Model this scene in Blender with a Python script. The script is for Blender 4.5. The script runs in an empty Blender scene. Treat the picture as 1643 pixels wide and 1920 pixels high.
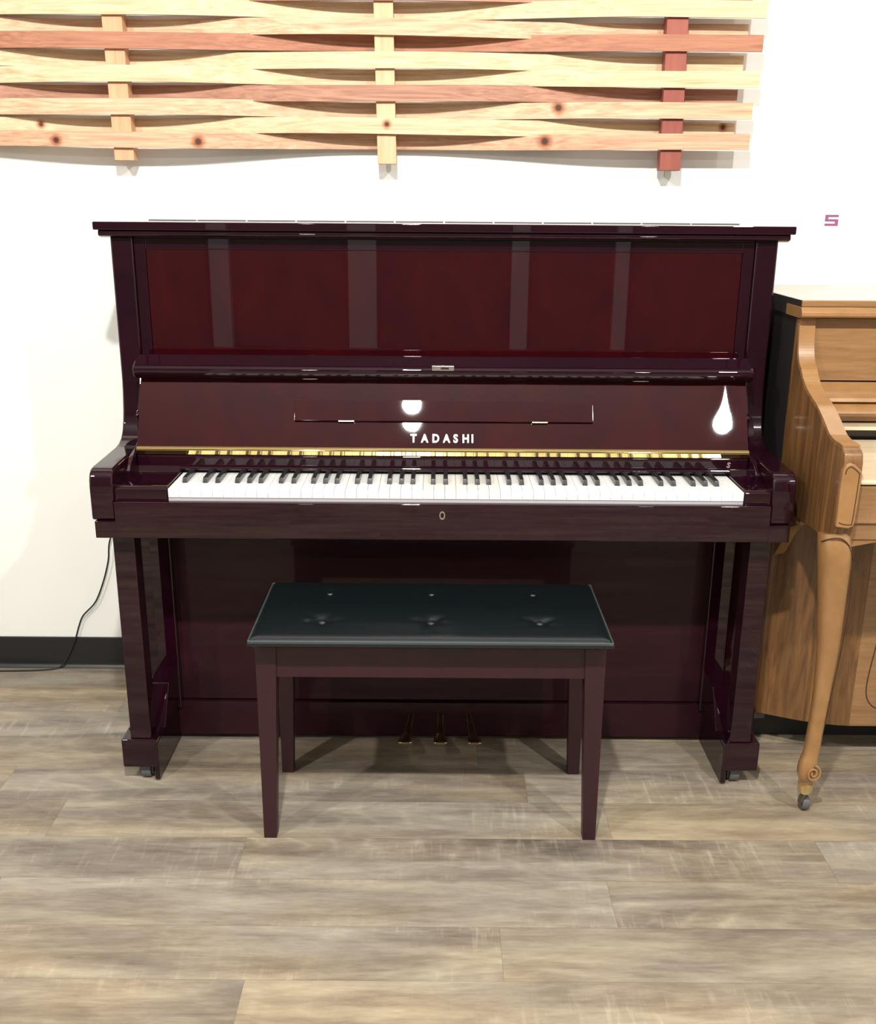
import bpy, bmesh, math, random
from mathutils import Vector, Matrix
random.seed(7)
sc = bpy.context.scene
COL = sc.collection
R = math.radians

# ------------------------------------------------------------------ materials
def new_mat(name):
    m = bpy.data.materials.new(name); m.use_nodes = True
    nt = m.node_tree; b = nt.nodes['Principled BSDF']
    return m, nt, b
def simple(name, col, rough=.5, metal=0., coat=0., coat_r=.03, spec=.5):
    m, nt, b = new_mat(name)
    b.inputs['Base Color'].default_value = (*col, 1)
    b.inputs['Roughness'].default_value = rough
    b.inputs['Metallic'].default_value = metal
    b.inputs['Coat Weight'].default_value = coat
    b.inputs['Coat Roughness'].default_value = coat_r
    b.inputs['Specular IOR Level'].default_value = spec
    return m
def N(nt, t, **kw):
    n = nt.nodes.new(t)
    for k, v in kw.items():
        if k.startswith('i_'):
            n.inputs[k[2:].replace('_', ' ')].default_value = v
        else: setattr(n, k, v)
    return n
def L(nt, a, b): nt.links.new(a, b)
def math_n(nt, op, a, b=None, c=None):
    n = nt.nodes.new('ShaderNodeMath'); n.operation = op
    for i, v in enumerate((a, b, c)):
        if v is None: continue
        if isinstance(v, (int, float)): n.inputs[i].default_value = v
        else: L(nt, v, n.inputs[i])
    return n.outputs[0]
def ramp(nt, fac, stops):
    r = nt.nodes.new('ShaderNodeValToRGB')
    e = r.color_ramp.elements
    while len(e) < len(stops): e.new(.5)
    for i, (p, c) in enumerate(stops):
        e[i].position = p; e[i].color = (*c, 1)
    L(nt, fac, r.inputs[0]); return r.outputs[0]
def mixc(nt, fac, a, b, mode='MIX'):
    n = nt.nodes.new('ShaderNodeMix'); n.data_type = 'RGBA'; n.blend_type = mode
    if isinstance(fac, (int, float)): n.inputs['Factor'].default_value = fac
    else: L(nt, fac, n.inputs['Factor'])
    for k, v in (('A', a), ('B', b)):
        s = [i for i in n.inputs if i.name == k and i.type == 'RGBA'][0]
        if isinstance(v, tuple): s.default_value = (*v, 1)
        else: L(nt, v, s)
    return [o for o in n.outputs if o.type == 'RGBA'][0]

def wood(name, dark, light, scale=(1, 12, 12), rough=.4, coat=0., knots=(), spread=.5, coat_r=.05, ringy=1.5, bump=.0):
    """streaked wood; grain runs along the axis whose scale is small"""
    m, nt, b = new_mat(name)
    tc = N(nt, 'ShaderNodeTexCoord'); oi = N(nt, 'ShaderNodeObjectInfo')
    add = N(nt, 'ShaderNodeVectorMath', operation='ADD'); L(nt, tc.outputs['Object'], add.inputs[0])
    sc_ = N(nt, 'ShaderNodeVectorMath', operation='SCALE'); L(nt, oi.outputs['Random'], sc_.inputs['Scale'])
    sc_.inputs[0].default_value = (7, 3, 5); L(nt, sc_.outputs[0], add.inputs[1])
    mp = N(nt, 'ShaderNodeMapping'); mp.inputs['Scale'].default_value = scale
    L(nt, add.outputs[0], mp.inputs['Vector'])
    n1 = N(nt, 'ShaderNodeTexNoise', i_Scale=2.2, i_Detail=6., i_Roughness=.6, i_Distortion=ringy)
    n2 = N(nt, 'ShaderNodeTexNoise', i_Scale=9., i_Detail=4., i_Roughness=.7)
    L(nt, mp.outputs[0], n1.inputs['Vector']); L(nt, mp.outputs[0], n2.inputs['Vector'])
    f = math_n(nt, 'ADD', math_n(nt, 'MULTIPLY', n1.outputs[0], .65), math_n(nt, 'MULTIPLY', n2.outputs[0], .35))
    c = ramp(nt, f, [(.5 - spread * .4, dark), (.5 + spread * .4, light)])
    for (kx, kz, kr) in knots:
        d = N(nt, 'ShaderNodeVectorMath', operation='SUBTRACT'); L(nt, tc.outputs['Object'], d.inputs[0])
        d.inputs[1].default_value = (kx, 0, kz)
        sx = N(nt, 'ShaderNodeSeparateXYZ'); L(nt, d.outputs[0], sx.inputs[0])
        q = math_n(nt, 'SQRT', math_n(nt, 'ADD', math_n(nt, 'POWER', sx.outputs[0], 2.), math_n(nt, 'POWER', sx.outputs[2], 2.)))
        k = ramp(nt, math_n(nt, 'DIVIDE', q, kr * 2.4), [(.25, (.10, .035, .015)), (.42, (.55, .28, .14)), (1., (1, 1, 1))])
        c = mixc(nt, 1., c, k, 'MULTIPLY')
    L(nt, c, b.inputs['Base Color'])
    b.inputs['Roughness'].default_value = rough
    b.inputs['Coat Weight'].default_value = coat; b.inputs['Coat Roughness'].default_value = coat_r
    if coat >= 1: b.inputs['Specular IOR Level'].default_value = 0; b.inputs['Coat IOR'].default_value = 1.5
    if bump:
        bp = N(nt, 'ShaderNodeBump', i_Strength=bump, i_Distance=.002); L(nt, f, bp.inputs['Height']); L(nt, bp.outputs[0], b.inputs['Normal'])
    return m

M = {}
M['wall'] = simple('wall_paint', (.86, .87, .83), .7)
def floor_mat():
    m, nt, b = new_mat('vinyl_plank')
    tc = N(nt, 'ShaderNodeTexCoord'); s = N(nt, 'ShaderNodeSeparateXYZ'); L(nt, tc.outputs['Object'], s.inputs[0])
    W, LEN = .148, 1.22
    ry = math_n(nt, 'DIVIDE', math_n(nt, 'SUBTRACT', -.74, s.outputs[1]), W)
    row = math_n(nt, 'FLOOR', ry)
    wn = N(nt, 'ShaderNodeTexWhiteNoise', noise_dimensions='1D'); L(nt, row, wn.inputs['W'])
    off = math_n(nt, 'MULTIPLY', wn.outputs[0], LEN)
    fixed = {0: -.85, 1: -.416, 2: .335, 3: .111, 4: -.344}
    for k, x in fixed.items():
        hit = math_n(nt, 'COMPARE', row, float(k), .1)
        off = math_n(nt, 'ADD', math_n(nt, 'MULTIPLY', off, math_n(nt, 'SUBTRACT', 1., hit)), math_n(nt, 'MULTIPLY', hit, x))
    u = math_n(nt, 'DIVIDE', math_n(nt, 'SUBTRACT', s.outputs[0], off), LEN)
    idx = math_n(nt, 'FLOOR', u)
    cid = N(nt, 'ShaderNodeCombineXYZ'); L(nt, idx, cid.inputs[0]); L(nt, row, cid.inputs[1])
    wc = N(nt, 'ShaderNodeTexWhiteNoise', noise_dimensions='2D'); L(nt, cid.outputs[0], wc.inputs['Vector'])
    # seams
    fy = math_n(nt, 'FRACT', ry); fx = math_n(nt, 'FRACT', u)
    ey = math_n(nt, 'MULTIPLY', math_n(nt, 'MINIMUM', fy, math_n(nt, 'SUBTRACT', 1., fy)), W)
    ex = math_n(nt, 'MULTIPLY', math_n(nt, 'MINIMUM', fx, math_n(nt, 'SUBTRACT', 1., fx)), LEN)
    seam = math_n(nt, 'LESS_THAN', math_n(nt, 'MINIMUM', ex, ey), .0009)
    # grain
    sh = N(nt, 'ShaderNodeVectorMath', operation='SCALE'); L(nt, wc.outputs['Color'], sh.inputs[0]); sh.inputs['Scale'].default_value = 13.
    ad = N(nt, 'ShaderNodeVectorMath', operation='ADD'); L(nt, tc.outputs['Object'], ad.inputs[0]); L(nt, sh.outputs[0], ad.inputs[1])
    def mp(scale):
        q = N(nt, 'ShaderNodeMapping'); q.inputs['Scale'].default_value = scale; L(nt, ad.outputs[0], q.inputs['Vector']); return q.outputs[0]
    def noise(scale, detail, rough, dist=0.):
        q = N(nt, 'ShaderNodeTexNoise', i_Scale=1., i_Detail=detail, i_Roughness=rough, i_Distortion=dist); L(nt, mp(scale), q.inputs['Vector']); return q.outputs[0]
    g1 = noise((1.5, 11, 1), 4., .55, .8)          # broad streaks
    g2 = noise((6, 34, 1), 5., .65, .5)            # fine streaks
    gb = noise((5, 9, 1), 5., .6, .4)              # blotches
    g3 = noise((75, 10, 1), 2., .6)                # saw marks across the board
    sawmask = math_n(nt, 'SMOOTH_MIN', math_n(nt, 'MAXIMUM', math_n(nt, 'MULTIPLY', math_n(nt, 'SUBTRACT', noise((1.3, 5, 1), 2., .5), .45), 6.), 0.), 1., .2)
    saw = math_n(nt, 'MULTIPLY', math_n(nt, 'MAXIMUM', math_n(nt, 'SUBTRACT', g3, .54), 0.), sawmask)
    wv = N(nt, 'ShaderNodeTexWave', wave_type='BANDS', bands_direction='X', i_Scale=2.2, i_Distortion=14., i_Detail=2.); wv.inputs['Detail Scale'].default_value = .6
    L(nt, mp((1.4, 6, 1)), wv.inputs['Vector'])
    arcs = math_n(nt, 'MULTIPLY', math_n(nt, 'POWER', wv.outputs['Fac'], 6.), math_n(nt, 'MAXIMUM', math_n(nt, 'SUBTRACT', noise((.9, 7, 1), 1., .5), .5), 0.))
    f = math_n(nt, 'ADD', math_n(nt, 'MULTIPLY', g1, .48), math_n(nt, 'MULTIPLY', g2, .26))
    f = math_n(nt, 'ADD', f, math_n(nt, 'MULTIPLY', gb, .22))
    f = math_n(nt, 'ADD', f, math_n(nt, 'MULTIPLY', saw, .50))
    f = math_n(nt, 'ADD', f, math_n(nt, 'MULTIPLY', math_n(nt, 'SUBTRACT', noise((22, 130, 1), 3., .7), .5), .16))
    f = math_n(nt, 'ADD', f, math_n(nt, 'MULTIPLY', arcs, .22))
    f = math_n(nt, 'ADD', f, math_n(nt, 'MULTIPLY', wc.outputs['Value'], .05))
    c = ramp(nt, f, [(.35, (.122, .097, .071)), (.46, (.210, .173, .126)), (.56, (.305, .262, .190)), (.72, (.47, .42, .30))])
    g4 = N(nt, 'ShaderNodeTexNoise', i_Scale=1., i_Detail=2.); L(nt, mp((1.2, 4, 1)), g4.inputs['Vector'])
    tint = ramp(nt, g4.outputs[0], [(.38, (.92, .94, 1.04)), (.62, (1.04, .98, .90))])
    c = mixc(nt, 1., c, tint, 'MULTIPLY')
    c = mixc(nt, math_n(nt, 'MULTIPLY', seam, .30), c, (.07, .055, .045))
    L(nt, c, b.inputs['Base Color'])
    L(nt, math_n(nt, 'ADD', .42, math_n(nt, 'MULTIPLY', g2, .2)), b.inputs['Roughness'])
    b.inputs['Specular IOR Level'].default_value = .35
    bp = N(nt, 'ShaderNodeBump', i_Strength=.12, i_Distance=.001); L(nt, f, bp.inputs['Height']); L(nt, bp.outputs[0], b.inputs['Normal'])
    return m
M['floor'] = floor_mat()
M['base'] = simple('black_rubber', (.012, .012, .013), .35)
M['ceil'] = simple('ceiling_paint', (.20, .19, .19), .8)
M['rear'] = simple('rear_wall_paint', (.16, .14, .13), .8)
M['rearpil'] = simple('pillar_paint', (.55, .56, .60), .7)
M['burg_dark'] = wood('burgundy_lacquer', (.008, .0014, .0042), (.016, .0022, .0064), (1.2, 6, 6), .35, 1., coat_r=.012, ringy=.6)
M['burg_red'] = wood('red_mahogany_lacquer', (.010, .0012, .0028), (.036, .0022, .0036), (3, 3, 1.6), .4, 1., coat_r=.012, ringy=1.2, spread=.7)
M['burg_low'] = wood('burgundy_satin_lacquer', (.015, .0030, .0060), (.030, .0050, .0095), (1.2, 6, 6), .5, .45, coat_r=.05, ringy=.6)
M['burg_low'].node_tree.nodes['Principled BSDF'].inputs['Specular IOR Level'].default_value = .15
M['burg_low'].node_tree.nodes['Principled BSDF'].inputs['Coat Weight'].default_value = .25
M['piping'] = simple('sheen_piping', (.05, .07, .07), .35)  # sheen of the seat edge painted as a lighter tone
M['glare_oak'] = wood('oak_with_lamp_glare', (.52, .40, .26), (.74, .62, .44), (1.0, 30, 30), .3, .5, coat_r=.08, spread=.5)  # oak made pale: lamp glare on the level tops is put into the colour
M['bench_wood'] = wood('bench_satin_wood', (.018, .0024, .0055), (.030, .0034, .0080), (8, 8, 1.5), .5, .08, coat_r=.2, ringy=.6)
M['vinyl'] = simple('black_green_vinyl', (.0030, .0060, .0070), .36, 0, .25, .25)
M['brass'] = simple('polished_brass', (.86, .66, .27), .05, 1)
M['oldbrass'] = simple('worn_brass', (.72, .58, .32), .22, 1)
M['steel'] = simple('steel', (.62, .60, .60), .28, 1)
M['pearl'] = simple('pearl_inlay', (.48, .37, .38), .3, .35)
M['white_key'] = simple('white_key_acrylic', (.90, .90, .89), .18, 0, .4)
M['cream_key'] = simple('aged_white_key_acrylic', (.88, .85, .77), .18, 0, .4)
M['black_key'] = simple('black_key_resin', (.012, .012, .014), .28, 0, .3, .1)
M['keyframe'] = simple('shaded_key_frame', (.42, .40, .42), .6)  # key wood under the fronts, its shade painted as grey
M['felt'] = simple('red_felt', (.05, .01, .015), .95)
M['black'] = simple('black_plastic', (.008, .008, .009), .5)
M['wheel'] = simple('grey_wheel', (.09, .09, .09), .45)
M['fork'] = simple('dull_fork_metal', (.22, .20, .17), .4, 1)
M['lav'] = simple('mauve_vinyl', (.26, .07, .19), .6)
M['oak_v'] = wood('shaded_oak_upright_grain', (.070, .030, .010), (.235, .112, .038), (14, 14, 1.1), .4, .35, coat_r=.15, spread=.36)  # darker oak: the shadow falling on the side is put into its colour
M['oak_h'] = wood('golden_oak_level_grain', (.15, .075, .028), (.34, .185, .080), (1.3, 16, 16), .33, .8, coat_r=.04, spread=.6)
M['oak_trim'] = wood('golden_oak_trim', (.21, .105, .036), (.36, .190, .072), (3, 5, 3), .3, .6, coat_r=.1, spread=.7)
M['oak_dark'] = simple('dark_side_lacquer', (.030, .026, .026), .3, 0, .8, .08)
M['inlay'] = simple('dark_carved_line', (.045, .018, .008), .6)

# ------------------------------------------------------------------ mesh helpers
def bm_new(): return bmesh.new()
def _merge(dst, src):
    me = bpy.data.meshes.new('t'); src.to_mesh(me); src.free(); dst.from_mesh(me); bpy.data.meshes.remove(me)
def box(bm, x0, x1, y0, y1, z0, z1, bev=0., seg=2, mat=None):
    t = bmesh.new(); bmesh.ops.create_cube(t, size=1)
    for v in t.verts:
        v.co = Vector(((x0 + x1) / 2 + v.co.x * (x1 - x0), (y0 + y1) / 2 + v.co.y * (y1 - y0), (z0 + z1) / 2 + v.co.z * (z1 - z0)))
    if bev: bmesh.ops.bevel(t, geom=t.edges[:], offset=bev, segments=seg, profile=.5, affect='EDGES')
    if mat is not None: bmesh.ops.transform(t, matrix=mat, verts=t.verts)
    _merge(bm, t); return bm
def prism(bm, pts, x0, x1, bev=0., seg=2, axis='x'):
    """closed outline extruded along an axis; pts are (y,z) for x, (x,z) for y, (x,y) for z"""
    t = bmesh.new()
    def P(p, a):
        return {'x': (a, p[0], p[1]), 'y': (p[0], a, p[1]), 'z': (p[0], p[1], a)}[axis]
    a = [t.verts.new(P(p, x0)) for p in pts]; b = [t.verts.new(P(p, x1)) for p in pts]
    t.faces.new(a); t.faces.new(b[::-1])
    n = len(pts)
    for i in range(n): t.faces.new((a[i], a[(i + 1) % n], b[(i + 1) % n], b[i]))
    bmesh.ops.recalc_face_normals(t, faces=t.faces)
    if bev:
        es = [e for e in t.edges if len(e.link_faces) == 2 and e.calc_face_angle() > R(30)]
        bmesh.ops.bevel(t, geom=es, offset=bev, segments=seg, profile=.5, affect='EDGES', clamp_overlap=True)
    _merge(bm, t); return bm
def lathe(bm, prof, c, axis='z', seg=24):
    """prof: list of (radius, along)"""
    t = bmesh.new(); rings = []
    for r, h in prof:
        ring = []
        for i in range(seg):
            a = 2 * math.pi * i / seg; u, v = r * math.cos(a), r * math.sin(a)
            p = {'z': (u, v, h), 'x': (h, u, v), 'y': (u, h, v)}[axis]
            ring.append(t.verts.new((c[0] + p[0], c[1] + p[1], c[2] + p[2])))
        rings.append(ring)
    for a, b in zip(rings, rings[1:]):
        for i in range(seg): t.faces.new((a[i], a[(i + 1) % seg], b[(i + 1) % seg], b[i]))
    t.faces.new(rings[0]); t.faces.new(rings[-1][::-1])
    bmesh.ops.recalc_face_normals(t, faces=t.faces)
    _merge(bm, t); return bm
def sweep(bm, path, sect, seg=16, up=(0, 1, 0)):
    """elliptical sections (rx, ry) along path; rx is in X, ry across"""
    t = bmesh.new(); rings = []
    n = len(path)
    for i, p in enumerate(path):
        p = Vector(p); d = (Vector(path[min(i + 1, n - 1)]) - Vector(path[max(i - 1, 0)])).normalized()
        s = sect[i] if isinstance(sect, list) else sect
        upv = Vector(up)
        if abs(d.dot(upv)) > .95: upv = Vector((1, 0, 0))
        sx = upv.cross(d).normalized(); sy = d.cross(sx).normalized()
        pw = s[2] if len(s) > 2 else 1.
        ring = []
        for k in range(seg):
            a = 2 * math.pi * k / seg; ca, sa = math.cos(a), math.sin(a)
            ca = math.copysign(abs(ca) ** pw, ca); sa = math.copysign(abs(sa) ** pw, sa)
            ring.append(t.verts.new(p + sx * ca * s[0] + sy * sa * s[1]))
        rings.append(ring)
    for a, b in zip(rings, rings[1:]):
        for i in range(seg): t.faces.new((a[i], a[(i + 1) % seg], b[(i + 1) % seg], b[i]))
    t.faces.new(rings[0]); t.faces.new(rings[-1][::-1])
    bmesh.ops.recalc_face_normals(t, faces=t.faces)
    _merge(bm, t); return bm
def smooth_path(pts, n=8):
    out = []
    P = [Vector(p) for p in pts]; P = [2 * P[0] - P[1]] + P + [2 * P[-1] - P[-2]]
    for i in range(1, len(P) - 2):
        for k in range(n):
            t = k / n
            out.append(.5 * ((2 * P[i]) + (-P[i - 1] + P[i + 1]) * t + (2 * P[i - 1] - 5 * P[i] + 4 * P[i + 1] - P[i + 2]) * t * t + (-P[i - 1] + 3 * P[i] - 3 * P[i + 1] + P[i + 2]) * t ** 3))
    out.append(P[-2]); return out
def obj(name, bm, mat, parent=None, label=None, smooth=35, kind=None):
    me = bpy.data.meshes.new(name)
    bmesh.ops.recalc_face_normals(bm, faces=bm.faces)
    bm.to_mesh(me); bm.free()
    for p in me.polygons: p.use_smooth = True
    me.set_sharp_from_angle(angle=R(smooth))
    me.materials.append(mat)
    o = bpy.data.objects.new(name, me); COL.objects.link(o)
    wm = o.modifiers.new('weighted', 'WEIGHTED_NORMAL'); wm.keep_sharp = True; wm.weight = 100
    if parent: o.parent = parent; o.matrix_parent_inverse = chain(parent).inverted()
    if label: o['label'] = label
    if kind: o['kind'] = kind
    return o
def chain(o):
    m = o.matrix_basis.copy(); p = o
    while p.parent:
        m = p.parent.matrix_basis @ p.matrix_parent_inverse @ m if False else (p.matrix_parent_inverse @ m); p = p.parent
        m = p.matrix_basis @ m
    return m
def thing(name, label, cat, loc, group=None):
    o = bpy.data.objects.new(name, None); COL.objects.link(o); o.location = loc
    o.empty_display_size = .1; o['label'] = label; o['category'] = cat
    if group: o['group'] = group
    return o
def struct(name, bm, mat):
    return obj(name, bm, mat, kind='structure')
def text_bm(s, size, spacing=1., extrude=.0008, bold=.0):
    cu = bpy.data.curves.new('t', 'FONT'); cu.body = s; cu.size = size; cu.extrude = extrude
    cu.space_character = spacing; cu.offset = bold; cu.align_x = 'LEFT'
    o = bpy.data.objects.new('t', cu); COL.objects.link(o)
    bpy.context.view_layer.update()
    dg = bpy.context.evaluated_depsgraph_get()
    me = bpy.data.meshes.new_from_object(o.evaluated_get(dg))
    b = bmesh.new(); b.from_mesh(me)
    bpy.data.objects.remove(o); bpy.data.meshes.remove(me); bpy.data.curves.remove(cu)
    return b

# ------------------------------------------------------------------ the room
X0, X1, YB, ZC = -5., 5.5, -8.2, 3.9
struct('floor', box(bm_new(), X0, X1, YB, .1, -.1, 0), M['floor'])
struct('wall_front', box(bm_new(), X0, X1, 0, .12, 0, ZC), M['wall'])
struct('wall_left', box(bm_new(), X0 - .12, X0, YB, .12, 0, ZC), M['wall'])
struct('wall_right', box(bm_new(), X1, X1 + .12, YB, .12, 0, ZC), M['wall'])
struct('wall_rear', box(bm_new(), X0, X1, YB - .12, YB, 0, ZC), M['rear'])
struct('ceiling', box(bm_new(), X0 - .12, X1 + .12, YB - .12, .12, ZC, ZC + .1), M['ceil'])
bb = bm_new()
prism(bb, [(0, 0), (-.018, 0), (-.012, .006), (-.007, .014), (-.006, .090), (-.004, .093), (0, .093)], X0, X1)
struct('baseboard_front', bb, M['base'])
for i, (x, w) in enumerate(((-2.04, .18), (-.72, .26), (.74, .16), (1.68, .13))):
    struct('trim_%d' % (i + 1), box(bm_new(), x - w / 2, x + w / 2, YB, YB + .1, .0, ZC), M['rearpil'])

# ------------------------------------------------------------------ burgundy upright piano
piano = thing('upright_piano', 'glossy dark burgundy upright piano with open keyboard, standing against the white wall', 'piano', (0, -.35, 0))
D, RD = M['burg_dark'], M['burg_red']
# sides with arms
prof = [(-.03, .06), (-.03, 1.222), (-.392, 1.222), (-.392, .90), (-.397, .865), (-.404, .832), (-.412, .808), (-.424, .788), (-.440, .775), (-.462, .767), (-.49, .764), (-.57, .762),
        (-.660, .760), (-.674, .757), (-.684, .750), (-.690, .738), (-.692, .722), (-.692, .650), (-.42, .650), (-.42, .09), (-.40, .06)]
for s in (-1, 1):
    a, b = (s * .748, s * .698) if s > 0 else (s * .748, s * .698)
    obj('side_panel', prism(bm_new(), prof, min(a, b), max(a, b), .005, 3), D, piano)
# inner cheeks beside the key lid
ck = [(-.38, .95), (-.41, .95), (-.43, .90), (-.452, .86), (-.462, .845), (-.474, .842), (-.478, .836), (-.473, .815), (-.475, .79), (-.484, .776), (-.50, .768), (-.56, .758), (-.60, .735), (-.60, .69), (-.38, .69)]
for s in (-1, 1):
    obj('key_cheek', prism(bm_new(), ck, min(s * .698, s * .686), max(s * .698, s * .686), .002), D, piano)
# lid
lid = obj('lid', box(bm_new(), -.777, .777, -.418, -.012, 1.236, 1.254, .003), D, piano)
b = bm_new(); prism(b, [(-.03, 1.236), (-.410, 1.236), (-.412, 1.228), (-.410, 1.224), (-.396, 1.2195), (-.03, 1.2195)], -.768, .768, .002)
obj('lid_moulding', b, D, piano)
b = bm_new()
n = 12
for i in range(n):
    x0 = -.71 + i * 1.42 / n; box(b, x0 + .002, x0 + 1.42 / n - .002, -.20, -.18, 1.2538, 1.2562, .0005, 1)
obj('lid_hinge', b, M['steel'], lid, 'long thin grey steel hinge strip on the lid')
# upper body
b = box(bm_new(), -.698, .698, -.376, -.05, .70, 1.2195)
obj('case_body', b, D, piano)
b = bm_new()
box(b, -.698, -.672, -.384, -.37, .80, 1.2195, .002); box(b, .672, .698, -.384, -.37, .80, 1.2195, .002); box(b, -.672, .672, -.384, -.37, 1.195, 1.2195, .002)
obj('panel_frame', b, D, piano)
obj('upper_panel', box(bm_new(), -.672, .672, -.381, -.36, .80, 1.196, .002), RD, piano, 'deep red mahogany upper panel with mirror gloss')
# key lid (fallboard), leaning back
P0, P1 = Vector((0, -.532, .776)), Vector((0, -.458, .922))
dz = (P1 - P0).normalized(); nrm = Vector((0, -dz.z, dz.y))
ang = math.atan2(dz.y, dz.z)
def on_board(u, out=0.): return P0 + dz * u + nrm * out
BL = (P1 - P0).length
T = Matrix.Translation(P0) @ Matrix.Rotation(-ang, 4, 'X')
fb = box(bm_new(), -.684, .684, .0012, .014, 0, BL + .01, .001)
gx, gz = 240, 40; g = []
for j in range(gz + 1):      # the lacquered face, very slightly warped at its right end
    row = []
    for i in range(gx + 1):
        x = -.684 + 1.368 * i / gx; u = (BL + .01) * j / gz
        w1 = math.exp(-((x - .638) / .034) ** 2)
        h = .5 * (u - .062) ** 2 / 3.6 * w1 * (1 if u > .062 else 0)
        h += .00022 * math.exp(-((x - .50) / .09) ** 2) * math.exp(-(u / .022) ** 2)
        row.append(fb.verts.new((x, .0006 - h, u)))
    g.append(row)
for j in range(gz):
    for i in range(gx): fb.faces.new((g[j][i], g[j][i + 1], g[j + 1][i + 1], g[j + 1][i]))
bmesh.ops.transform(fb, matrix=T, verts=fb.verts)
fall = obj('fallboard', fb, RD, piano, 'red mahogany key lid leaning back')
b = bm_new()
lp = [(-.448, .916), (-.470, .917), (-.486, .920), (-.497, .925), (-.503, .931), (-.5055, .938), (-.505, .945), (-.501, .950), (-.492, .9545), (-.475, .961), (-.460, .968), (-.450, .970), (-.446, .966)]
prism(b, [(y + .018, z - .002) for y, z in lp], -.694, .694, .003, 3)
lip = obj('fallboard_lip', b, D, fall)
lb = bm_new(); box(lb, -.026, .024, -.4895, -.477, .9425, .9535, .0018)
ct = obj('catch', lb, M['steel'], lip, 'small silver catch plate')
obj('catch_slot', box(bm_new(), -.006, .012, -.4901, -.489, .9455, .9500), M['black'], lip, 'dark slot of the catch')
# music ledge
Tl = Matrix.Translation(on_board(.060, .0005)) @ Matrix.Rotation(-ang + R(.8), 4, 'X')
ledge = obj('music_ledge', box(bm_new(), -.334, .337, -.006, 0, 0, .049, .0012, mat=Tl), RD, fall)
for x in (-.217, .217):
    hb = box(bm_new(), x - .0175, x + .0175, -.0072, -.0010, -.002, .0008, .0003, 1, mat=Tl)
    obj('ledge_hinge', hb, M['oldbrass'], fall, 'small brass hinge')
# lettering
tb = text_bm('TADASHI', .0262, 1.0, .0006, .0007)
xs = [v.co.x for v in tb.verts]
# lay the letters out one by one for the wide spacing
tb.free(); tb = bm_new()
lx = {0: -.0715, 1: -.0505, 2: -.0275, 3: -.0075, 4: .0160, 5: .0385, 6: .0585}
cx = [-.066, -.041, -.016, .008, .0285, .051, .066]
for ch, c in zip('TADASHI', cx):
    g = text_bm(ch, .0262, 1., .0006, .0008)
    mx = [v.co.x for v in g.verts]; mid = (min(mx) + max(mx)) / 2
    bmesh.ops.scale(g, vec=(.82, 1, 1), verts=g.verts)
    bmesh.ops.translate(g, vec=(c - mid * .82, 0, 0), verts=g.verts)
    _merge(tb, g)
bmesh.ops.transform(tb, matrix=Matrix.Translation(on_board(.0135, .0008)) @ Matrix.Rotation(R(90) - ang, 4, 'X'), verts=tb.verts)
obj('lettering', tb, M['pearl'], fall, 'pearly pink capital letters')
# brass strip below the key lid
b = bm_new()
prism(b, [(-.5355, .7765), (-.5385, .7745), (-.5400, .7725), (-.5405, .7705), (-.5412, .7690), (-.5386, .7598), (-.5370, .7585), (-.53, .7585), (-.53, .7765)], -.6845, .6845)
obj('brass_rail', b, M['brass'], piano, 'long polished brass rail mirroring the keys', smooth=20)
b = bm_new()
prism(b, [(-.38, .757), (-.535, .757), (-.5365, .754), (-.5365, .735), (-.548, .733), (-.5495, .730), (-.549, .7285), (-.5385, .7285), (-.5385, .7225), (-.38, .7225)], -.684, .684, .0008)
strip = obj('key_name_strip', b, D, piano)
sb = text_bm('S', .017, 1., .0004, .0003)
bmesh.ops.transform(sb, matrix=Matrix.Translation((.6365, -.5376, .7385)) @ Matrix.Rotation(R(90), 4, 'X') @ Matrix.Rotation(R(-12), 4, 'Z'), verts=sb.verts)
obj('maker_mark', sb, M['pearl'], strip, 'small round pearly mark')
# key blocks
KX = .028; HK = .6123
for a0, a1 in ((-.698, KX - HK - .002), (KX + HK + .002, .698)):
    b = bm_new(); prism(b, [(-.52, .690), (-.520, .736), (-.545, .736), (-.552, .731), (-.560, .7235), (-.676, .7215), (-.683, .716), (-.684, .690)], a0, a1, .002)
    obj('key_block', b, D, piano)
# keys
obj('key_frame', box(bm_new(), KX - HK, KX + HK, -.6795, -.52, .6905, .6982), M['keyframe'], piano, 'strip under the key fronts, its shade put into the grey colour')
KW = 2 * HK / 52
names = 'ABCDEFG'
def wkey(i):
    x = KX - HK + i * KW; b = bm_new()
    box(b, x + .0003, x + KW - .0003, -.6815, -.528, .6985, .7175, .0006, 2)
    return b
proto = None
for i in range(52):
    mat = M['cream_key'] if 22 < i < 30 else M['white_key']
    obj('white_key', wkey(i), mat, piano)
for i in range(51):
    if names[i % 7] in 'ACDFG':
        nxt = names[i % 7]
        dx = {'A': .0012, 'C': -.0018, 'D': .0018, 'F': -.0025, 'G': 0.}[nxt]
        x = KX - HK + (i + 1) * KW + dx
        b = bm_new(); t = bmesh.new(); bmesh.ops.create_cube(t, size=1)
        for v in t.verts:
            top = v.co.z > 0; fr = v.co.y < 0
            w = .0046 if top else .0056
            v.co = Vector((x + (w if v.co.x > 0 else -w), (-.6315 + (.0055 if top else 0)) if fr else -.5385, .7295 if top else .7168))
        bmesh.ops.bevel(t, geom=t.edges[:], offset=.0012, segments=2, profile=.5, affect='EDGES'); _merge(b, t)
        obj('black_key', b, M['black_key'], piano)
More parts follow.
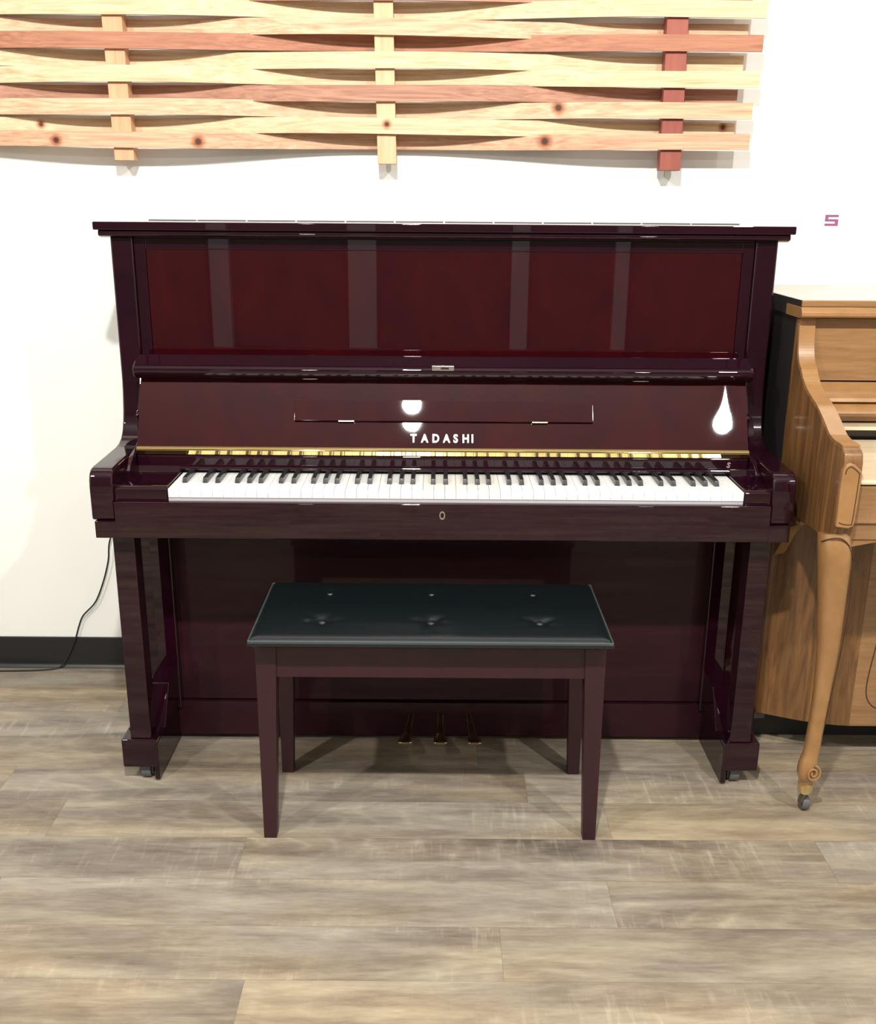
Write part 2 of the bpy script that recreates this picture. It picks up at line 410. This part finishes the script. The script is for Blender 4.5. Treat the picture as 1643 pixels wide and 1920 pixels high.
# key slip / keybed
slip = obj('key_slip', box(bm_new(), -.697, .697, -.700, -.683, .612, .6925, .003, 3), D, piano)
b = bm_new(); box(b, -.741, .741, -.699, -.39, .612, .6495, .002); obj('keybed', b, D, piano)
b = bm_new()
def ring_yz(bm, c, ro, ri, ax, ay, th):
    t = bmesh.new(); n = 24; o = []; i_ = []
    for k in range(n):
        a = 2 * math.pi * k / n
        o.append(t.verts.new((c[0] + ro * math.cos(a) * ax, c[1], c[2] + ro * math.sin(a) * ay)))
        i_.append(t.verts.new((c[0] + ri * math.cos(a) * ax, c[1], c[2] + ri * math.sin(a) * ay)))
    fs = [t.faces.new((o[k], o[(k + 1) % n], i_[(k + 1) % n], i_[k])) for k in range(n)]
    r = bmesh.ops.extrude_face_region(t, geom=fs)
    bmesh.ops.translate(t, vec=(0, -th, 0), verts=[v for v in r['geom'] if isinstance(v, bmesh.types.BMVert)])
    _merge(bm, t)
ring_yz(b, (-.001, -.6998, .668), .0085, .0055, .72, 1.1, .0012)
obj('key_lock', b, M['steel'], slip, 'silver oval keyhole ring')
# lower body
b = bm_new()
for s in (-1, 1):
    b = bm_new(); box(b, min(s * .648, s * .70), max(s * .648, s * .70), -.452, -.30, .09, .612, .004)
    obj('lower_pilaster', b, D, piano)
obj('lower_panel', box(bm_new(), -.649, .649, -.432, -.385, .107, .612, .002), M['burg_low'], piano)
obj('bottom_rail', box(bm_new(), -.660, .660, -.442, -.39, .012, .104, .002), M['burg_low'], piano)
obj('lower_case', box(bm_new(), -.70, .70, -.385, -.05, .045, .70), D, piano)
for s in (-1, 1):
    def bx(b, a, c, *r, **k): return box(b, min(s * a, s * c), max(s * a, s * c), *r, **k)
    b = bm_new(); bx(b, .672, .720, -.655, -.605, .110, .614, .003, 2)
    obj('leg', b, D, piano)
    b = bm_new(); bx(b, .660, .741, -.662, -.05, .040, .112, .004, 3)
    bx(b, .659, .671, -.655, -.06, .004, .10, .002, 1)
    toe = obj('toe_block', b, D, piano)
    b = bm_new(); prism(b, [(-.43, .11), (-.60, .11), (-.575, .15), (-.54, .20), (-.43, .205)], min(s * .652, s * .700), max(s * .652, s * .700), .002)
    obj('toe_bracket', b, D, toe)
    for yy in (-.628, -.10):
        b = bm_new(); cxw = s * .694
        lathe(b, [(.004, -.011), (.0195, -.011), (.021, -.008), (.021, .008), (.0195, .011), (.004, .011)], (cxw, yy, .0212), 'x')
        box(b, cxw - .016, cxw - .012, yy - .012, yy + .012, .012, .042); box(b, cxw + .012, cxw + .016, yy - .012, yy + .012, .012, .042)
        obj('caster', b, M['wheel'], toe, 'small grey caster wheel')
# pedals
for x, sk in ((-.074, -.012), (.000, .0), (.072, .012)):
    path = [(x, -.436, .071), (x, -.444, .072), (x, -.455, .068), (x + sk * .25, -.475, .060), (x + sk * .5, -.50, .053), (x + sk * .8, -.525, .051), (x + sk, -.545, .050), (x + sk, -.553, .049)]
    sec = [(.0075, .005, .7), (.0075, .005, .7), (.0075, .005, .7), (.008, .0045, .7), (.011, .004, .7), (.016, .004, .7), (.0165, .004, .8), (.012, .003, .8)]
    b = bm_new(); sweep(b, smooth_path(path, 4), [sec[min(i // 4, 7)] for i in range(29)], 20, up=(0, 0, 1))
    obj('pedal', b, M['oldbrass'], piano, 'worn brass pedal')

# ------------------------------------------------------------------ bench
bench = thing('piano_bench', 'dark burgundy wooden piano bench with black buttoned vinyl seat in front of the keyboard', 'bench', (-.022, -.75, 0))
bxa, bxb, bya, byb = -.384, .338, -.930, -.590
# cushion: gently domed slab with six button dimples
btn = [(bxa + .722 * u, y) for y in (-.835, -.665) for u in (.19, .50, .81)]
def cushion():
    bm = bm_new(); nx, ny = 96, 48; top = []
    def inset(p): return p
    for j in range(ny + 1):
        row = []
        for i in range(nx + 1):
            u, v = i / nx, j / ny
            x = bxa + (bxb - bxa) * u; y = bya + (byb - bya) * v
            e = min(x - bxa, bxb - x, y - bya, byb - y)
            z = .4795 - .0075 * math.exp(-(e / .006) ** 1.2) + .004 * min(1, e / .08)
            for (qx, qy) in btn:
                d = math.hypot(x - qx, y - qy); z -= .008 * math.exp(-(d / .020) ** 2)
                an = math.atan2(y - qy, x - qx)
                z += .0016 * math.exp(-((d - .028) / .012) ** 2) * math.cos(5 * an + qx * 9)
            row.append(bm.verts.new((x, y, z)))
        top.append(row)
    for j in range(ny):
        for i in range(nx): bm.faces.new((top[j][i], top[j][i + 1], top[j + 1][i + 1], top[j + 1][i]))
    rim = [top[0][i] for i in range(nx + 1)] + [top[j][nx] for j in range(1, ny + 1)] + [top[ny][i] for i in range(nx - 1, -1, -1)] + [top[j][0] for j in range(ny - 1, 0, -1)]
    prev = rim
    cxm, cym = (bxa + bxb) / 2, (bya + byb) / 2
    for dzv, g in ((.003, .002), (.008, .002), (.011, -.004), (.0145, -.008)):
        nw = []
        for v in rim:
            x, y = v.co.x, v.co.y
            sx = g if abs(x - bxb) < 1e-6 else (-g if abs(x - bxa) < 1e-6 else 0); sy = g if abs(y - byb) < 1e-6 else (-g if abs(y - bya) < 1e-6 else 0)
            nw.append(bm.verts.new((x + sx, y + sy, .471 - dzv)))
        for k in range(len(rim)): bm.faces.new((prev[k], prev[(k + 1) % len(rim)], nw[(k + 1) % len(rim)], nw[k]))
        prev = nw
    bm.faces.new(prev[::-1])
    return bm
cush = obj('cushion', cushion(), M['vinyl'], bench, 'black vinyl seat with a green cast', smooth=60)
for (qx, qy) in btn:
    b = bm_new(); lathe(b, [(.0075, -.004), (.0085, 0), (.007, .0028), (.0035, .004), (.0005, .0043)], (qx, qy, .4765))
    obj('button', b, M['vinyl'], cush)
# piping along the top edge, the sheen there put into its lighter colour
pp = [(bxa, bya, .4728), (bxb, bya, .4728), (bxb, byb, .4728), (bxa, byb, .4728)]
b = bm_new()
for i in range(4):
    sweep(b, [pp[i], pp[(i + 1) % 4]], (.0018, .0018), 8, up=(0, 0, 1))
obj('piping', b, M['piping'], cush, 'grey piping with the edge sheen in its colour')
b = bm_new()
box(b, -.374, .328, -.886, -.868, .376, .458, .002); box(b, -.374, .328, -.606, -.588, .376, .458, .002)
box(b, -.376, -.358, -.886, -.588, .376, .458, .002); box(b, .312, .330, -.886, -.588, .376, .458, .002)
obj('apron', b, M['bench_wood'], bench)
for (sx, xo) in ((1, -.3785), (-1, .3325)):
    for (sy, yo) in ((1, -.890), (-1, -.584)):
        t = bmesh.new(); bmesh.ops.create_cube(t, size=1)
        for v in t.verts:
            top = v.co.z > 0; w = .044 if top else .0275
            inn = (v.co.x > 0) == (sx > 0); iny = (v.co.y > 0) == (sy > 0)
            v.co = Vector((xo + (sx * w if inn else 0), yo + (sy * w if iny else 0), .4575 if top else .0))
        bmesh.ops.bevel(t, geom=t.edges[:], offset=.0018, segments=2, profile=.5, affect='EDGES')
        obj('leg', t, M['bench_wood'], bench)
for sx in (-1, 1):
    b = bm_new(); x = -.022 + sx * .327
    box(b, x - .018, x + .018, -.62, -.60, .362, .40, .002); obj('corner_block', b, M['black'], bench)

# ------------------------------------------------------------------ oak piano at the right
oak = thing('spinet_piano', 'golden oak upright piano with curved legs and closed lid at the right edge', 'piano', (1.5, -.42, 0))
OX, OE = .783, 2.23
OV, OH, OT, ODK = M['oak_v'], M['oak_h'], M['oak_trim'], M['oak_dark']
armp = [(-.4585, .640), (-.4585, 1.062), (-.478, 1.062), (-.481, 1.04), (-.486, 1.01), (-.495, .985), (-.508, .965), (-.524, .955), (-.540, .940), (-.570, .922), (-.610, .908), (-.650, .896), (-.690, .879), (-.720, .864), (-.745, .853),
        (-.775, .848), (-.800, .848), (-.822, .846), (-.836, .838), (-.842, .820), (-.843, .78), (-.840, .72), (-.833, .680), (-.820, .655), (-.790, .648), (-.62, .640)]
mid = smooth_path([(0, y, z) for y, z in armp[2:19]], 4)
armp = armp[:2] + [(p.y, p.z) for p in mid] + armp[19:]
for k in (0, 1):
    xa = OX if k == 0 else OE - .037
    side = obj('side_board', prism(bm_new(), armp, xa, xa + .037, .004, 3), OV, oak)
    b = bm_new()   # raised trim that follows the front edge of the board
    tp = armp[2:62]
    path = [(xa + .0185, y + .002, z) for y, z in tp]
    sweep(b, path, (.0185, .004, .35), 12, up=(1, 0, 0)) if False else None
    tr = bmesh.new(); prev = None
    for (y, z), (y2, z2) in zip(tp, tp[1:]):
        d = Vector((y2 - y, z2 - z)).normalized(); nn = Vector((d.y, -d.x)) if False else Vector((d[1], -d[0]))
        q = [(y, z), (y2, z2), (y2 + nn.x * .004, z2 + nn.y * .004), (y + nn.x * .004, z + nn.y * .004)]
        prism(tr, q, xa + .001, xa + .036)
    obj('edge_trim', tr, OT, side)
    b.free()
    # carved tablet on the arm front
    b = bm_new()
    tl = [(xa - .004, .692), (xa - .005, .75), (xa - .004, .808), (xa + .002, .818), (xa + .010, .822), (xa + .018, .819), (xa + .033, .806), (xa + .0345, .795), (xa + .0335, .74), (xa + .032, .700), (xa + .029, .693), (xa + .020, .689)]
    prism(b, tl, -.8505, -.836, .003, 3, axis='y')
    tab = obj('arm_tablet', b, OT, side)
    b = bm_new()
    rr = smooth_path([(xa + .001, -.8508, .800), (xa + .003, -.8508, .810), (xa + .010, -.8508, .815), (xa + .018, -.8508, .811), (xa + .027, -.8508, .803), (xa + .0285, -.8508, .795), (xa + .0275, -.8508, .74), (xa + .026, -.8508, .702), (xa + .023, -.8508, .698), (xa + .010, -.8508, .6985), (xa + .000, -.8508, .702)], 4)
    sweep(b, [tuple(p) for p in rr], (.0009, .0009), 6)
    obj('carved_line', b, M['inlay'], side, 'dark carved line')
# dark recessed rear of the sides, lid
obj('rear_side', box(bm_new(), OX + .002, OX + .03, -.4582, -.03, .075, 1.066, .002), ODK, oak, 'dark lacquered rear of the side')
b = bm_new()
box(b, OX - .004, OE + .004, -.500, -.025, 1.088, 1.103, .003)
lidk = obj('lid', b, OH, oak)
b = bm_new(); prism(b, [(-.40, 1.088), (-.502, 1.088), (-.507, 1.083), (-.511, 1.078), (-.512, 1.070), (-.508, 1.066), (-.49, 1.064), (-.40, 1.064)], OX - .006, OE + .006, .001)
obj('lid_moulding', b, OT, lidk)
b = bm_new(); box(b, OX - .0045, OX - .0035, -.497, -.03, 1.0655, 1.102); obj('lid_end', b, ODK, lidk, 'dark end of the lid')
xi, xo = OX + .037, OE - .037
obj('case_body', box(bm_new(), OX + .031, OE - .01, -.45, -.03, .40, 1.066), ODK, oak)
obj('front_panel', box(bm_new(), xi, xo, -.476, -.45, .925, 1.062, .002), OH, oak)
b = bm_new()
prism(b, [(-.45, .922), (-.480, .922), (-.482, .905), (-.484, .897), (-.497, .897), (-.512, .892), (-.516, .884), (-.505, .880), (-.512, .876), (-.524, .868), (-.528, .860), (-.520, .852), (-.500, .845), (-.500, .838), (-.45, .838)], xi, xo, .0008)
obj('desk_moulding', b, OT, oak)
obj('rear_ledge', box(bm_new(), xi, xo, -.545, -.45, .826, .834, .001), M['glare_oak'], oak)
obj('back_rail', box(bm_new(), xi, xo, -.50, -.44, .76, .826), ODK, oak)
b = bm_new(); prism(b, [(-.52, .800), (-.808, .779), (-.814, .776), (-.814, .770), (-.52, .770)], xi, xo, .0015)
obj('key_lid', b, M['glare_oak'], oak, 'closed key lid with lamp glare put into its pale colour')
b = bm_new(); box(b, xi, xo, -.818, -.79, .690, .767, .003); box(b, xi, xo, -.812, -.40, .655, .692, .002)
obj('keybed', b, OH, oak)
# scalloped apron under the keybed
b = bm_new(); ap = [(xi - .03, .692), (xo + .03, .692)]
arch = []
for i in range(25):
    t = i / 24; x = xo - (xo - xi) * t
    arch.append((x, .640 + .024 * math.sin(math.pi * t) ** .35 + (0 if .06 < t < .94 else -.004)))
prism(b, [(xi, .690)] + [(xo, .690)] + arch, -.808, -.790, .001, axis='y')
obj('apron', b, OT, oak)
# lower front, curving back at the corner
b = bm_new()
lf = [(OX + .002, -.452), (OX, -.459), (OX + .003, -.465), (OX + .010, -.469), (OX + .04, -.484), (OX + .09, -.508), (OX + .14, -.526), (OX + .18, -.535), (OX + .21, -.538), (OX + .21, -.452)]
prism(b, lf, .097, .655, axis='z'); obj('corner_panel', b, OV, oak)
b = bm_new(); box(b, OX + .21, OE - .21, -.538, -.40, .097, .655, .0)
low = obj('lower_panel', b, OH, oak)
b = bm_new(); lf2 = [(OX + OE - x, y) for x, y in lf][::-1]; prism(b, lf2, .097, .655, axis='z'); obj('corner_panel', b, OV, oak)
b = bm_new()
gl = [(1.10, .150), (1.065, .142), (1.035, .158), (1.022, .20), (1.030, .30), (1.048, .45), (1.052, .57), (1.06, .60)]
gl2 = smooth_path([(x, -.5385, z) for x, z in gl], 6)
sweep(b, [tuple(p) for p in gl2], (.0013, .0013), 6)
m2 = [(OX + OE - p[0], p[1], p[2]) for p in gl2]; sweep(b, m2, (.0013, .0013), 6)
sweep(b, [(1.10, -.5385, .150), (OX + OE - 1.10, -.5385, .150)], (.0013, .0013), 6, up=(0, 0, 1))
obj('carved_line', b, M['inlay'], low, 'dark carved line')
obj('plinth', box(bm_new(), OX + .02, OE - .02, -.40, -.05, .0, .12), M['black'], oak, 'black recessed plinth')
# corbels
for k in (0, 1):
    xa = OX if k == 0 else OE - .03
    b = bm_new(); prism(b, [(-.458, .50), (-.49, .53), (-.53, .575), (-.56, .605), (-.62, .63), (-.62, .645), (-.45, .645), (-.45, .50)], xa + .004, xa + .028, .003)
    obj('corbel', b, OT, oak)
# cabriole legs
for k in (0, 1):
    sgn = 1 if k == 0 else -1
    def mx(x): return x if k == 0 else OX + OE - x
    key = [(.797, -.795, .665, .030, .036), (.799, -.800, .640, .031, .038), (.802, -.802, .610, .031, .036), (.806, -.800, .560, .029, .031), (.812, -.795, .48, .0255, .027), (.818, -.788, .40, .0215, .023),
           (.820, -.782, .32, .0180, .019), (.820, -.778, .25, .0165, .017), (.818, -.776, .19, .0165, .017), (.815, -.776, .150, .0165, .017), (.811, -.778, .125, .0195, .019), (.810, -.777, .105, .0190, .019),
           (.814, -.772, .088, .017, .016), (.815, -.770, .074, .0155, .0155)]
    pts = smooth_path([(mx(q[0]), q[1], q[2]) for q in key], 4); sp = smooth_path([(q[3], q[4], 0) for q in key], 4)
    b = bm_new(); sweep(b, [tuple(p) for p in pts], [(s.y, s.x, .75) for s in sp], 24, up=(1, 0, 0)) if False else sweep(b, [tuple(p) for p in pts], [(s.x, s.y, .8) for s in sp], 24, up=(0, 1, 0))
    leg = obj('leg', b, OT, oak, smooth=60)
    # scroll at the ankle
    b = bm_new(); c0 = (mx(.8185), -.7985, .112); sp = []
    for i in range(46):
        a = R(95 + i * 15); r_ = .0165 * (1 - i / 52)
        sp.append((c0[0] + sgn * -1 * r_ * math.cos(a), c0[1] + i * .00004 - .002 * (i / 46), c0[2] + r_ * math.sin(a) * 1.2))
    sweep(b, sp, (.0026, .0026), 8)
    stem = [(mx(.829), -.790, .155), (mx(.823), -.796, .142), (mx(.8205), -.799, .133)]
    obj('scroll', b, OT, leg)
    b = bm_new(); ln = smooth_path([(mx(.836), -.822, .612), (mx(.835), -.820, .58), (mx(.842), -.812, .50), (mx(.8405), -.800, .38), (mx(.836), -.792, .28), (mx(.8315), -.789, .21), (mx(.829), -.788, .18)], 5)
    sweep(b, [tuple(p) for p in ln], (.0012, .0012), 6)
    top = smooth_path([(mx(.766), -.815, .652), (mx(.780), -.834, .664), (mx(.798), -.838, .664), (mx(.815), -.834, .650), (mx(.826), -.826, .628), (mx(.836), -.816, .612)], 5)
    sweep(b, [tuple(p) for p in top], (.0014, .0014), 6)
    obj('carved_line', b, M['inlay'], leg, 'dark carved line')
    b = bm_new(); lathe(b, [(.010, .050), (.0155, .052), (.0165, .056), (.0165, .074), (.0155, .078), (.008, .079)], (mx(.815), -.770, 0))
    cup = obj('caster_cup', b, M['oldbrass'], leg, 'brass caster cup')
    b = bm_new()
    wx, wy = mx(.822), -.757
    lathe(b, [(.003, -.008), (.016, -.008), (.0175, -.005), (.0175, .005), (.016, .008), (.003, .008)], (wx, wy, .0176), 'x')
    obj('caster_wheel', b, M['wheel'], leg, 'grey caster wheel')
    b = bm_new(); sweep(b, [(mx(.815), -.770, .052), (mx(.812), -.770, .042), (mx(.810), -.766, .030), (mx(.811), -.760, .018)], (.004, .009, .7), 10)
    sweep(b, [(mx(.811), -.757, .0176), (mx(.832), -.757, .0176)], (.003, .003), 8, up=(0, 0, 1))
    obj('caster_fork', b, M['fork'], leg, 'metal caster fork')

# ------------------------------------------------------------------ woven wood wall art
art = thing('woven_wall_art', 'woven wooden slat wall art of pale pine and reddish cedar hanging above the pianos', 'wall art', (-.2, -.03, 1.6))
posts = [(-1.43, -1.434), (-.7835, -.7880), (-.1405, -.1465), (.5540, .5480)]
def pinecol(k, **kw):
    return {'pine': wood('pine_%s' % k, (.66, .46, .22), (.88, .72, .44), (1.1, 22, 22), .55, knots=kw.get('knots', ()), spread=.5, ringy=2.),
            'mid': wood('fir_%s' % k, (.60, .30, .14), (.82, .55, .30), (1.0, 20, 20), .55, knots=kw.get('knots', ()), spread=.45, ringy=2.),
            'cedar': wood('cedar_%s' % k, (.40, .145, .075), (.66, .30, .16), (1.0, 20, 20), .55, knots=kw.get('knots', ()), spread=.5, ringy=2.)}
pc = [('cedar', .40, .18), ]
post_mats = [wood('post_fir', (.50, .24, .12), (.72, .42, .24), (12, 12, 1.2), .55), wood('post_fir_pale', (.55, .32, .17), (.76, .50, .30), (12, 12, 1.2), .55), wood('post_cedar', (.20, .045, .030), (.33, .085, .055), (12, 12, 1.2), .55)]
pm = [post_mats[0], post_mats[0], post_mats[1], post_mats[2]]
pw = [.024, .024, .023, .0255]
pbot = [1.39, 1.392, 1.388, 1.3775]
for (xb, xt), m_, w, zb in zip(posts, pm, pw, pbot):
    t = bmesh.new(); bmesh.ops.create_cube(t, size=1)
    for v in t.verts:
        top = v.co.z > 0; z = 1.93 if top else zb; xc = xb + (xt - xb) * (z - 1.39) / .33
        v.co = Vector((xc + (w if v.co.x > 0 else -w), -.0915 if v.co.y < 0 else -.0515, z))
    bmesh.ops.bevel(t, geom=t.edges[:], offset=.0015, segments=2, profile=.5, affect='EDGES')
    obj('post', t, m_, art)
# slats: centre height, phase (+1 in front of the 2nd and 4th post), wood, end x, knots
slats = [(1.4410, 1, 'mid2', .741, [(-.945, 1.437, .008), (-.60, 1.436, .009), (.245, 1.443, .010)]), (1.4730, -1, 'pine', .714, [(-.14, 1.478, .006), (.685, 1.480, .006), (-.99, 1.475, .006)]),
         (1.5130, 1, 'pine2', .741, [(.275, 1.519, .009)]), (1.5480, -1, 'cedar2', .714, []),
         (1.5850, 1, 'pine', .752, []), (1.6210, -1, 'pine', .722, []), (1.6610, 1, 'cedar', .752, []), (1.6920, -1, 'pine2', .727, []),
         (1.7330, 1, 'pine', .755, []), (1.7650, -1, 'cedar2', .730, []), (1.8050, 1, 'pine2', .755, []), (1.8380, -1, 'pine', .730, []), (1.877, 1, 'cedar', .755, [])]
pal = {'pine': ((.50, .31, .16), (.74, .60, .40)), 'pine2': ((.42, .22, .12), (.72, .53, .35)), 'mid2': ((.38, .17, .09), (.68, .46, .30)), 'cedar': ((.26, .09, .045), (.46, .21, .12)), 'cedar2': ((.25, .10, .06), (.48, .26, .17))}
px = [(a + b_) / 2 for a, b_ in posts]
def slat_y(x, ph):
    """weave: +1/-1 at the posts, eased between them"""
    P = px
    if x <= P[0]: t = -1 if True else 0; val = math.cos(math.pi * min(1, (P[0] - x) / .65)) * -1
    elif x >= P[3]: val = 1
    else:
        for i in range(3):
            if P[i] <= x <= P[i + 1]:
                u = (x - P[i]) / (P[i + 1] - P[i]); s0 = -1 if i % 2 == 0 else 1
                w = .06; u = min(1, max(0, (u - w) / (1 - 2 * w)))
                val = s0 * math.cos(math.pi * u); break
    return -.0715 - ph * val * .0255
for k, (zc, ph, wd, xe, kn) in enumerate(slats):
    t = bmesh.new(); n = 120; prev = None; first = None
    hh = .0182; th = .0042
    for i in range(n + 1):
        x = -1.75 + (xe + 1.75) * i / n; y = slat_y(x, ph)
        zz = zc + .0016 * math.sin(x * 3.1 + k * 2.3) - .0012 * math.sin(x * 7 + k)
        if ph < 0: zz += .0035 * (1 if x > px[3] else 0) if False else 0
        ring = [t.verts.new((x, y - th, zz - hh)), t.verts.new((x, y - th, zz + hh)), t.verts.new((x, y + th, zz + hh)), t.verts.new((x, y + th, zz - hh))]
        if prev:
            for q in range(4): t.faces.new((prev[q], prev[(q + 1) % 4], ring[(q + 1) % 4], ring[q]))
        else: t.faces.new(ring)
        prev = ring
    t.faces.new(prev[::-1])
    d_, l_ = pal[wd]
    obj('slat', t, wood('slat_wood', d_, l_, (.9, 26, 26), .6, knots=kn, spread=.42, ringy=2.6), art, smooth=30)

for (xb, xt), w in zip(posts, pw):
    b = bm_new()
    for zc in (1.47, 1.85): box(b, xb - w * .6, xb + w * .6, -.0515, -.0255, zc - .03, zc + .03)
    obj('wall_spacer', b, post_mats[0], art)
art.location = (-.2018, -.005, 1.6027); art.scale = (1.009, 1., 1.009)
# ------------------------------------------------------------------ mauve letter on the wall
b = bm_new(); x0, x1, z0, z1 = .9795, 1.0135, 1.2495, 1.2765; h = (z1 - z0) / 5
lt = [(x0, z0), (x1, z0), (x1, z0 + 3 * h), (x0 + .008, z0 + 3 * h), (x0 + .008, z1 - h), (x1, z1 - h), (x1, z1), (x0, z1), (x0, z0 + 2 * h), (x1 - .008, z0 + 2 * h), (x1 - .008, z0 + h), (x0, z0 + h)]
prism(b, lt, -.0015, 0.0, axis='y')
o = obj('wall_letter', b, M['lav'], None, 'small mauve block letter S stuck on the white wall above the oak piano'); o['category'] = 'letter'

# ------------------------------------------------------------------ power cord
cp = [(-.80, -.15, .55), (-.86, -.08, .50), (-.915, -.035, .44), (-.928, -.022, .395), (-.939, -.018, .335), (-.959, -.016, .271), (-.988, -.015, .207), (-1.027, -.014, .165), (-1.043, -.013, .132), (-1.055, -.012, .098),
      (-1.072, -.012, .06), (-1.095, -.018, .02), (-1.115, -.024, .004), (-1.154, -.036, .003), (-1.22, -.042, .003), (-1.30, -.045, .003), (-1.6, -.05, .003)]
cp[0:3] = [(-.752, -.10, .57), (-.80, -.06, .54), (-.885, -.035, .475)]
b = bm_new(); sweep(b, [tuple(p) for p in smooth_path(cp, 6)], (.0023, .0023), 8)
o = obj('power_cord', b, M['black'], None, 'thin black power cord hanging down the wall left of the burgundy piano'); o['category'] = 'cord'

# ------------------------------------------------------------------ lights: ceiling bulbs
def bulb(x, y, z, w, r=.055, col=(1, .965, .91)):
    l = bpy.data.lights.new('ceiling_bulb', 'POINT'); l.energy = w; l.shadow_soft_size = r; l.color = col
    o = bpy.data.objects.new('ceiling_bulb', l); COL.objects.link(o); o.location = (x, y, z)
for x, w in ((-1.75, 140), (-.14, 270), (1.395, 150), (2.95, 70)): bulb(x, -2.64, 2.8, w, .044)
for x in (-3.2, -.9, 1.4, 3.7): bulb(x, -5.2, 2.8, 30)
w = bpy.data.worlds.new('world'); sc.world = w; w.use_nodes = True
w.node_tree.nodes['Background'].inputs[0].default_value = (.5, .5, .5, 1); w.node_tree.nodes['Background'].inputs[1].default_value = .05

# ------------------------------------------------------------------ camera
f_px, cy_px = 2009., 1041.5
yaw, pit, rol = .0011, .3168, .0073
Cp = Vector((-.0118, -2.8857, 1.2952))
F = Vector((math.sin(yaw) * math.cos(pit), math.cos(yaw) * math.cos(pit), -math.sin(pit)))
Rv = Vector((math.cos(yaw), -math.sin(yaw), 0)); U = Rv.cross(F)
R2 = Rv * math.cos(rol) + U * math.sin(rol); U2 = -Rv * math.sin(rol) + U * math.cos(rol)
cd = bpy.data.cameras.new('camera'); cam = bpy.data.objects.new('camera', cd); COL.objects.link(cam)
cam.matrix_world = Matrix(((R2.x, U2.x, -F.x, Cp.x), (R2.y, U2.y, -F.y, Cp.y), (R2.z, U2.z, -F.z, Cp.z), (0, 0, 0, 1)))
cd.sensor_fit = 'HORIZONTAL'; cd.sensor_width = 36.; cd.lens = f_px / 1643 * 36.
cd.shift_y = (cy_px - 960.) / 1643.
cd.clip_start = .05
sc.camera = cam
sc.view_settings.view_transform = 'Standard'; sc.view_settings.look = 'None'
sc.view_settings.exposure = .22; sc.view_settings.gamma = 1.; sc.view_settings.use_curve_mapping = False
